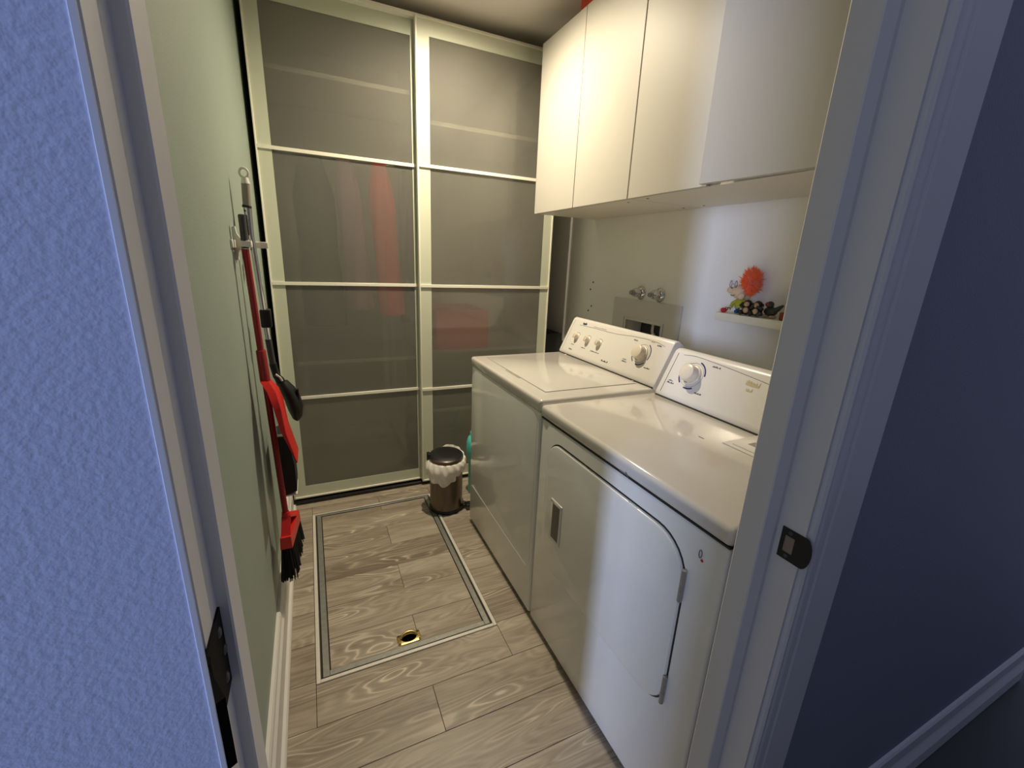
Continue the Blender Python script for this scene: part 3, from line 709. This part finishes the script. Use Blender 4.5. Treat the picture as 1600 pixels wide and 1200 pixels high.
tube(bm, [P(0.0, 0.018, 0.048), P(-0.012, 0.030, 0.036), P(-0.020, 0.030, 0.022)], [0.007, 0.007, 0.006], 10); tube(bm, [P(0.0, -0.010, 0.048), P(-0.010, -0.022, 0.034), P(-0.020, -0.018, 0.022)], [0.007, 0.007, 0.006], 10)
obj('shirt', bm, M['lime'], dl)
bm = B(); ball(bm, P(-0.004, 0.016, 0.080), (0.026, 0.030, 0.026), 20, 12)
ball(bm, P(-0.016, 0.046, 0.084), (0.012, 0.014, 0.012), 12, 8)          # big nose
ball(bm, P(-0.022, -0.008, 0.066), (0.008, 0.013, 0.013), 12, 8)         # ear
ball(bm, P(0.018, -0.004, 0.066), (0.008, 0.013, 0.013), 12, 8)
ball(bm, P(-0.022, 0.031, 0.020), 0.006, 10, 6); ball(bm, P(-0.022, -0.019, 0.020), 0.006, 10, 6)
obj('head', bm, M['skin_felt'], dl)
bm = B(); tube(bm, [P(-0.026, 0.034, 0.068), P(-0.030, 0.026, 0.064), P(-0.030, 0.016, 0.067)], 0.0014, 6); obj('mouth', bm, M['ink'], dl)
bm = B()
for s in (0, 1): ball(bm, P(-0.024+0.002*s, 0.036-0.016*s, 0.092), 0.0028, 8, 6)
obj('eye', bm, M['ink'], dl)
bm = B()
for cy_ in (0.038, 0.016):
    tube(bm, [P(-0.030+0.006*math.cos(k*math.pi/8), cy_+0.009*math.cos(k*math.pi/8), 0.107+0.012*math.sin(k*math.pi/8)) for k in range(17)], 0.0012, 6)
tube(bm, [P(-0.030, 0.029, 0.107), P(-0.030, 0.025, 0.107)], 0.0012, 6); obj('spectacles', bm, M['purple'], dl)
bm = B(); ball(bm, P(0.006, -0.016, 0.108), (0.022, 0.022, 0.040), 18, 12); hair_mass(bm, P(0.006, -0.018, 0.114), 0.036, 1500, 0.024, (0.62, 0.64, 1.12)); obj('hair', bm, M['hair'], dl)

def monkey(label, loc, rot, pose):
    t = thing('monkey_figurine', label, 'figurine', loc, 'small dark monkey figurines on the shelf', local=True, rotz=rot); t.scale = (0.86, 0.86, 0.86)
    def ob(n, bm, m):
        o = obj(n, bm, m, t); return o
    bm = B()
    ball(bm, (0, 0, 0.021), (0.019, 0.019, 0.020), 16, 10); ball(bm, (0, 0, 0.048), (0.0165, 0.0165, 0.0165), 16, 10)
    for s in (-1, 1):
        tube(bm, [(0.0, s*0.014, 0.012), (-0.018, s*0.020, 0.014), (-0.022, s*0.014, 0.005)], [0.010, 0.009, 0.006], 10)       # legs
        ball(bm, (0.002, s*0.0175, 0.048), (0.004, 0.0055, 0.0065), 10, 6)                                                  # ears
        if pose == 'eyes': pts = [(0, s*0.017, 0.032), (-0.012, s*0.022, 0.040), (-0.016, s*0.008, 0.051)]
        elif pose == 'mouth': pts = [(0, s*0.017, 0.032), (-0.012, s*0.022, 0.034), (-0.017, s*0.005, 0.042)]
        else: pts = [(0, s*0.017, 0.032), (-0.004, s*0.027, 0.040), (-0.002, s*0.019, 0.050)]
        tube(bm, pts, [0.0075, 0.006, 0.005], 10)
    ob('body', bm, M['ape'])
    bm = B(); ball(bm, (-0.0125, 0, 0.0465), (0.0065, 0.0105, 0.0105), 14, 8); ball(bm, (-0.0165, 0, 0.0425), (0.005, 0.007, 0.005), 12, 6)
    ob('face', bm, M['tan'])
    bm = B(); ball(bm, (-0.0145, 0, 0.022), (0.0065, 0.011, 0.012), 14, 8); ob('belly', bm, M['tan'])
    bm = B()
    for s in (-1, 1): ball(bm, (-0.0185, s*0.004, 0.0495), 0.0013, 8, 5)
    ob('eye', bm, M['seam']); return t
monkey('dark monkey figurine sitting right beside the orange-haired doll', (1.604, 1.078, SHZ1+0.0012), rad(20), 'ears')
monkey('dark monkey figurine sitting in the middle of the shelf group', (1.606, 1.038, SHZ1+0.0012), rad(5), 'mouth')
bd = thing('bird_figurine', 'dark green bird figurine with raised tail at the right of the shelf', 'figurine', (1.63, 1.003, SHZ1))
bm = B(); ball(bm, (1.63, 1.005, SHZ1+0.023), (0.015, 0.024, 0.016), 16, 10); ball(bm, (1.626, 1.008, SHZ1+0.046), (0.012, 0.0125, 0.012), 14, 8)
tube(bm, [(1.63, 0.995, SHZ1+0.022), (1.63, 0.978, SHZ1+0.036), (1.63, 0.964, SHZ1+0.047)], [0.010, 0.008, 0.004], 10); obj('body', bm, M['dark_green'], bd)
bm = B(); ball(bm, (1.6165, 1.012, SHZ1+0.047), (0.005, 0.008, 0.008), 12, 8); obj('face', bm, M['rust'], bd)
bm = B(); ball(bm, (1.626, 1.020, SHZ1+0.006), (0.014, 0.012, 0.006), 12, 8); ball(bm, (1.626, 0.992, SHZ1+0.0055), (0.014, 0.012, 0.0055), 12, 8); obj('foot', bm, M['tan'], bd)
cr = thing('bug_ornament', 'tiny red and ivory bug ornament with curled feelers at the left shelf end', 'ornament', (1.602, 1.174, SHZ1))
bm = B(); ball(bm, (1.602, 1.174, SHZ1+0.009), (0.010, 0.014, 0.009), 14, 8); obj('body', bm, M['crimson'], cr)
bm = B(); ball(bm, (1.600, 1.184, SHZ1+0.008), (0.007, 0.008, 0.008), 12, 8); obj('head', bm, M['ivory'], cr)
bm = B()
for k in (0, 1): tube(bm, [(1.600, 1.168-0.010*k, SHZ1+0.013), (1.598, 1.161-0.010*k, SHZ1+0.021), (1.598, 1.154-0.010*k, SHZ1+0.020), (1.598, 1.152-0.010*k, SHZ1+0.012)], 0.0013, 6)
obj('feeler', bm, M['seam'], cr)
tag(bx('trinket_block', (1.60, 1.64, 0.925, 0.953, SHZ1+0.0003, SHZ1+0.027), M['rust'], bev=0.004), 'small rust red trinket at the right end of the shelf', 'trinket')

# ------------------------------------------------------------------ pedal bin
bxc, byc = 0.765, 2.058
bn = thing('pedal_bin', 'small brown steel pedal bin with white liner before the wardrobe', 'bin', (bxc, byc, 0))
bm = B(); lathe(bm, [(0.088, 0.016), (0.088, 0.282), (0.083, 0.282), (0.083, 0.03)], (bxc, byc, 0), n=40, cap=False); obj('bin_body', bm, M['steel_dark'], bn)
bm = B(); lathe(bm, [(0.090, 0.0), (0.092, 0.004), (0.092, 0.018), (0.088, 0.021)], (bxc, byc, 0), n=40); obj('base_ring', bm, M['black_plastic'], bn)
lm = Matrix.Translation((bxc, byc, 0.292)) @ Matrix.Rotation(rad(3), 4, 'X')
bm = B(); lathe(bm, [(0.090, 0.0), (0.0915, 0.004), (0.0915, 0.022), (0.087, 0.027), (0.080, 0.0285)], n=40); lid_o = obj('lid_band', bm, M['steel_dark'], bn)
for v in lid_o.data.vertices: v.co = lm @ v.co
bm = B(); lathe(bm, [(0.088, 0.0262), (0.080, 0.031), (0.05, 0.0345), (0.001, 0.0355)], n=40); lo = obj('lid_top', bm, M['black_plastic'], bn)
for v in lo.data.vertices: v.co = lm @ v.co
bm = B(); tube(bm, [(bxc+0.070, byc-0.045, 0.014), (bxc+0.098, byc-0.052, 0.018), (bxc+0.116, byc-0.060, 0.026)], [0.010, 0.010, 0.008], 10); box(bm, bxc+0.092, bxc+0.124, byc-0.085, byc-0.040, 0.024, 0.034, bev=0.004); obj('pedal', bm, M['black_plastic'], bn)
bm = B(); box(bm, bxc-0.095, bxc-0.078, byc+0.01, byc+0.05, 0.270, 0.325, bev=0.004); obj('lid_hinge', bm, M['black_plastic'], bn)
bm = B()
def bagf(u, v):
    a = 2*math.pi*u
    dirn = math.cos(a-rad(205))
    low = 0.075 + 0.030*math.cos(a-rad(240)) + 0.012*math.sin(3*a+1) + 0.006*math.sin(9*a)
    rr = 0.0905 + 0.013*math.sin(math.pi*min(1, v*1.3)) + 0.020*v*max(0, dirn)**2 + 0.0035*math.sin(11*a+5*v)*v + 0.003*math.sin(17*a-7*v) + 0.012*v*max(0, math.cos(a-rad(20)))**3
    z = 0.296 - low*v + (0.022+0.020*max(0, math.cos(a-rad(62))))*math.sin(math.pi*min(1, v*2.4))*max(0, math.cos(a-rad(50)))
    if v < 0.02: rr = 0.0905
    return (bxc + rr*math.cos(a), byc + rr*math.sin(a), z)
grid_sheet(bm, bagf, 84, 12, True); obj('bin_liner', bm, M['bag'], bn, solidify=0.0008)

# turquoise bottle behind the washer
tb = thing('cleaner_bottle', 'turquoise bottle standing behind the washing machine beside the wardrobe door', 'bottle', (0.960, 2.16, 0))
bm = B(); lathe(bm, [(0.028, 0.0), (0.031, 0.006), (0.031, 0.215), (0.041, 0.240), (0.044, 0.275), (0.043, 0.320), (0.034, 0.350), (0.020, 0.365)], (0.960, 2.16, 0), n=24); obj('bottle_body', bm, M['teal'], tb)
bm = B(); lathe(bm, [(0.023, 0.362), (0.024, 0.380), (0.016, 0.392), (0.004, 0.394)], (0.960, 2.16, 0), n=18); obj('bottle_cap', bm, M['teal'], tb)
# dark panel standing in the gap between the wardrobe and the right wall
tag(bx('folded_board', (1.515, 1.655, 2.42, 2.90, 0.0, 0.885), M['dark_box'], bev=0.006), 'dark board stored in the gap right of the wardrobe', 'board')

# ------------------------------------------------------------------ tools hanging on the left wall
rk = thing('tool_rack', 'white plastic wall rack with grip arms holding broom and mop', 'tool rack', (XL, 1.56, 1.35))
def rack_arm(y, x1):
    bm = B()
    prism(bm, [(XL+0.0002, 1.392), (XL+0.007, 1.394), (XL+0.010, 1.374), (XL+0.018, 1.362), (x1, 1.356), (x1, 1.337), (XL+0.016, 1.334), (XL+0.009, 1.322), (XL+0.007, 1.300), (XL+0.0002, 1.300)], 'y', y-0.010, y+0.010)
    obj('rack_arm', bm, M['hanger_white'], rk, smooth=False)
rack_arm(1.546, 0.006)
bx('rack_rail', (XL+0.0002, XL+0.006, 1.47, 1.76, 1.334, 1.356), M['hanger_white'], rk, 0.001, 1)
bx('grip_clip', (0.000, 0.026, 1.498, 1.536, 1.337, 1.355), M['hanger_white'], rk, 0.003, 2)
bx('rack_arm', (XL+0.004, 0.052, 1.690, 1.705, 1.336, 1.356), M['hanger_white'], rk, 0.002, 1)
bx('grip_clip', (0.030, 0.056, 1.672, 1.690, 1.336, 1.356), M['hanger_white'], rk, 0.003, 2)

# broom
br = thing('broom', 'red handled broom with black bristles hanging on the left wall', 'broom', (0.02, 1.50, 0.22))
YBR = 1.508
bm = B(); tube(bm, [(0.0085, YBR, 1.332), (0.016, YBR, 1.03), (0.0315, YBR, 0.445)], 0.0095, 14); obj('handle', bm, M['red_dark'], br)
bm = B(); tube(bm, [(0.0095, YBR, 1.42), (0.0085, YBR, 1.333)], 0.0095, 14); obj('handle_cap', bm, M['dgrey'], br)
# head: hollow yoke (two cheeks around a gap) and a block
bm = B()
tube(bm, [(0.0310, YBR, 0.462), (0.0325, YBR, 0.440)], [0.012, 0.015], 14)
loft(bm, [[Vector((0.018, YBR-0.012, 0.445)), Vector((0.046, YBR-0.012, 0.445)), Vector((0.046, YBR+0.012, 0.445)), Vector((0.018, YBR+0.012, 0.445))],
          [Vector((0.012, YBR-0.045, 0.385)), Vector((0.042, YBR-0.045, 0.385)), Vector((0.042, YBR-0.030, 0.385)), Vector((0.012, YBR-0.030, 0.385))]])
loft(bm, [[Vector((0.018, YBR-0.012, 0.445)), Vector((0.046, YBR-0.012, 0.445)), Vector((0.046, YBR+0.012, 0.445)), Vector((0.018, YBR+0.012, 0.445))],
          [Vector((0.032, YBR+0.090, 0.385)), Vector((0.062, YBR+0.090, 0.385)), Vector((0.062, YBR+0.110, 0.385)), Vector((0.032, YBR+0.110, 0.385))]])
loft(bm, [[Vector((0.010, YBR-0.050, 0.392)), Vector((0.043, YBR-0.050, 0.392)), Vector((0.066, YBR+0.118, 0.392)), Vector((0.033, YBR+0.118, 0.392))],
          [Vector((0.008, YBR-0.052, 0.348)), Vector((0.045, YBR-0.052, 0.348)), Vector((0.068, YBR+0.122, 0.348)), Vector((0.031, YBR+0.122, 0.348))]])
obj('broom_head', bm, M['red'], br, smooth=False)
bm = B(); rnd = random.Random(5)
for i in range(520):
    fy = rnd.random(); fx = rnd.random(); y = YBR-0.050+0.170*fy; x = 0.010 + 0.023*fy + 0.033*fx
    zb = 0.226 + 0.035*fy + rnd.uniform(-0.008, 0.010); tx = x + (fx-0.5)*0.018 + rnd.uniform(-0.004, 0.004); ty = y + (fy-0.5)*0.03 + rnd.uniform(-0.005, 0.005)
    tube(bm, [(x, y, 0.350), (tx, ty, zb)], [0.0022, 0.0014], 4)
o = obj('bristles', bm, M['bristle'], br, smooth=False); o['kind'] = 'stuff'

# dustpan clipped on the broom handle
dp = thing('dustpan', 'bright red dustpan clipped to the broom handle', 'dustpan', (0.03, 1.47, 0.86))
bm = B(); lathe(bm, [(0.0140, 0.932), (0.0148, 0.94), (0.0138, 1.03), (0.0125, 1.034)], (0.0, 0.0, 0), n=18)
hd_ = obj('handle_sleeve', bm, M['red_dark'], dp)
for v in hd_.data.vertices: v.co = Vector((0.0175 - (v.co.z-0.98)*0.026 + v.co.x, YBR-0.001 + v.co.y*1.15, v.co.z))
bm = B()
# pan: a flaring trough, open at the lower end, its floor facing out from the wall
secs = []
for f in (0, 0.12, 0.3, 0.6, 1.0):
    z = 0.936 - 0.258*f; xf = 0.034 + 0.056*f + (0.010 if 0.05 < f < 0.5 else 0); hw = 0.020 + (0.062-0.020)*min(1, f*3.2)**0.7; dpth = 0.026*(1-f)**0.7 + 0.0022
    yc = YBR - 0.004 - 0.02*f
    secs.append([Vector((xf-dpth, yc-hw, z+0.004)), Vector((xf-0.003, yc-hw, z)), Vector((xf, yc-hw+0.006, z)), Vector((xf, yc+hw-0.006, z)), Vector((xf-0.003, yc+hw, z)), Vector((xf-dpth, yc+hw, z+0.004)),
                 Vector((xf-dpth, yc+hw-0.003, z+0.004)), Vector((xf-0.0045, yc+hw-0.006, z)), Vector((xf-0.0045, yc-hw+0.006, z)), Vector((xf-dpth, yc-hw+0.003, z+0.004))])
loft(bm, secs); obj('pan', bm, M['red'], dp)

# grey mop with hanging loop
mp = thing('floor_mop', 'grey gripped floor mop with white hanging loop on the left wall', 'mop', (0.02, 1.62, 0.80))
bm = B(); lp = [(0.0165+0.0115*math.cos(a*math.pi/10), 1.62, 1.550+0.0135*math.sin(a*math.pi/10)) for a in range(21)]
tube(bm, lp, 0.0036, 10); tube(bm, [(0.0175, 1.62, 1.537), (0.0180, 1.62, 1.520)], [0.009, 0.0125], 14); obj('hanging_loop', bm, M['hanger_white'], mp)
bm = B(); tube(bm, [(0.0180, 1.62, 1.523), (0.0150, 1.62, 1.457)], 0.0115, 16); obj('grip', bm, M['grip'], mp)
bm = B(); tube(bm, [(0.0150, 1.62, 1.459), (0.0140, 1.62, 1.452)], 0.0128, 16); obj('collar_ring', bm, M['seam'], mp)
bm = B(); tube(bm, [(0.0150, 1.62, 1.453), (0.0150, 1.62, 1.36)], [0.0118, 0.0095], 16); obj('collar', bm, M['chrome'], mp)
bm = B(); ball(bm, (0.0085, 1.609, 1.443), 0.0028, 10, 6); obj('lock_button', bm, M['seam'], mp)
bm = B(); box(bm, -0.010, 0.010, 1.590, 1.606, 1.372, 1.432, bev=0.005, seg=2); obj('side_lever', bm, M['dgrey'], mp)
bm = B(); tube(bm, [(0.0170, 1.62, 1.37), (0.0250, 1.625, 1.16), (0.0270, 1.630, 1.10)], 0.0085, 14); obj('pole', bm, M['chrome'], mp)
bm = B(); box(bm, 0.014, 0.046, 1.615, 1.650, 1.085, 1.145, bev=0.005); obj('pole_clamp', bm, M['black_plastic'], mp)
bm = B(); tube(bm, [(0.0270, 1.632, 1.09), (0.0290, 1.635, 1.04)], 0.0085, 14); obj('pole', bm, M['chrome'], mp)
bm = B(); tube(bm, [(0.0290, 1.635, 1.045), (0.0340, 1.638, 0.955)], 0.0100, 14); obj('lower_sleeve', bm, M['dgrey'], mp)
bm = B(); tube(bm, [(0.0340, 1.638, 0.96), (0.0410, 1.640, 0.915), (0.050, 1.640, 0.90)], [0.012, 0.012, 0.014], 14); ball(bm, (0.050, 1.640, 0.898), (0.015, 0.016, 0.015), 12, 8); obj('swivel_joint', bm, M['black_plastic'], mp)
bm = B(); tube(bm, [(0.040, 1.622, 0.925), (0.052, 1.620, 0.914), (0.058, 1.622, 0.900)], 0.0035, 8); obj('joint_clip', bm, M['silver_trim'], mp)
# the folded black mop head drooping outward
bm = B()
secs = []
for f, hw, hd2, c in ((0, 0.016, 0.016, (0.056, 1.640, 0.893)), (0.25, 0.030, 0.022, (0.070, 1.642, 0.864)), (0.5, 0.036, 0.024, (0.082, 1.644, 0.832)), (0.8, 0.034, 0.023, (0.090, 1.646, 0.790)), (1.0, 0.024, 0.015, (0.093, 1.646, 0.755)), (1.05, 0.010, 0.006, (0.093, 1.646, 0.744))):
    d = Vector((0.30, 0, -1)).normalized(); u = Vector((0, 1, 0)); w = d.cross(u)
    secs.append([Vector(c) + u*hw*math.cos(2*math.pi*k/16) + w*hd2*math.sin(2*math.pi*k/16)*(1+0.12*math.cos(4*2*math.pi*k/16)) for k in range(16)])
loft(bm, secs); obj('mop_head', bm, M['black_plastic'], mp)
bm = B(); box(bm, 0.099, 0.105, 1.625, 1.640, 0.825, 0.866, bev=0.002); obj('head_tab', bm, M['black_plastic'], mp)

# black flat board hanging behind the broom
bd2 = thing('hanging_brush_board', 'flat black board hanging behind the broom handle near the baseboard', 'board', (0.03, 1.69, 0.47))
bm = B()
loft(bm, [[Vector((x0, y, z)) for x0, y, z in ((0.012+a, 1.64, z0), (0.046+b, 1.64, z0+0.012), (0.046+b, 1.76, z0+0.012), (0.012+a, 1.76, z0))] for z0, a, b in ((0.452, 0.012, 0.020), (0.47, 0.010, 0.021), (0.56, 0.006, 0.020), (0.62, 0.0, 0.014), (0.685, -0.004, 0.000))])
obj('board_panel', bm, M['black_rubber'], bd2, smooth=False)
bm = B(); box(bm, 0.018, 0.050, 1.638, 1.646, 0.690, 0.696, M4=None); box(bm, 0.014, 0.022, 1.640, 1.648, 0.696, 0.722); obj('hook_bar', bm, M['silver_trim'], bd2, smooth=False)
bm = B(); box(bm, 0.024, 0.066, 1.641, 1.759, 0.447, 0.4515); obj('pale_edge', bm, M['hanger_white'], bd2, smooth=False)
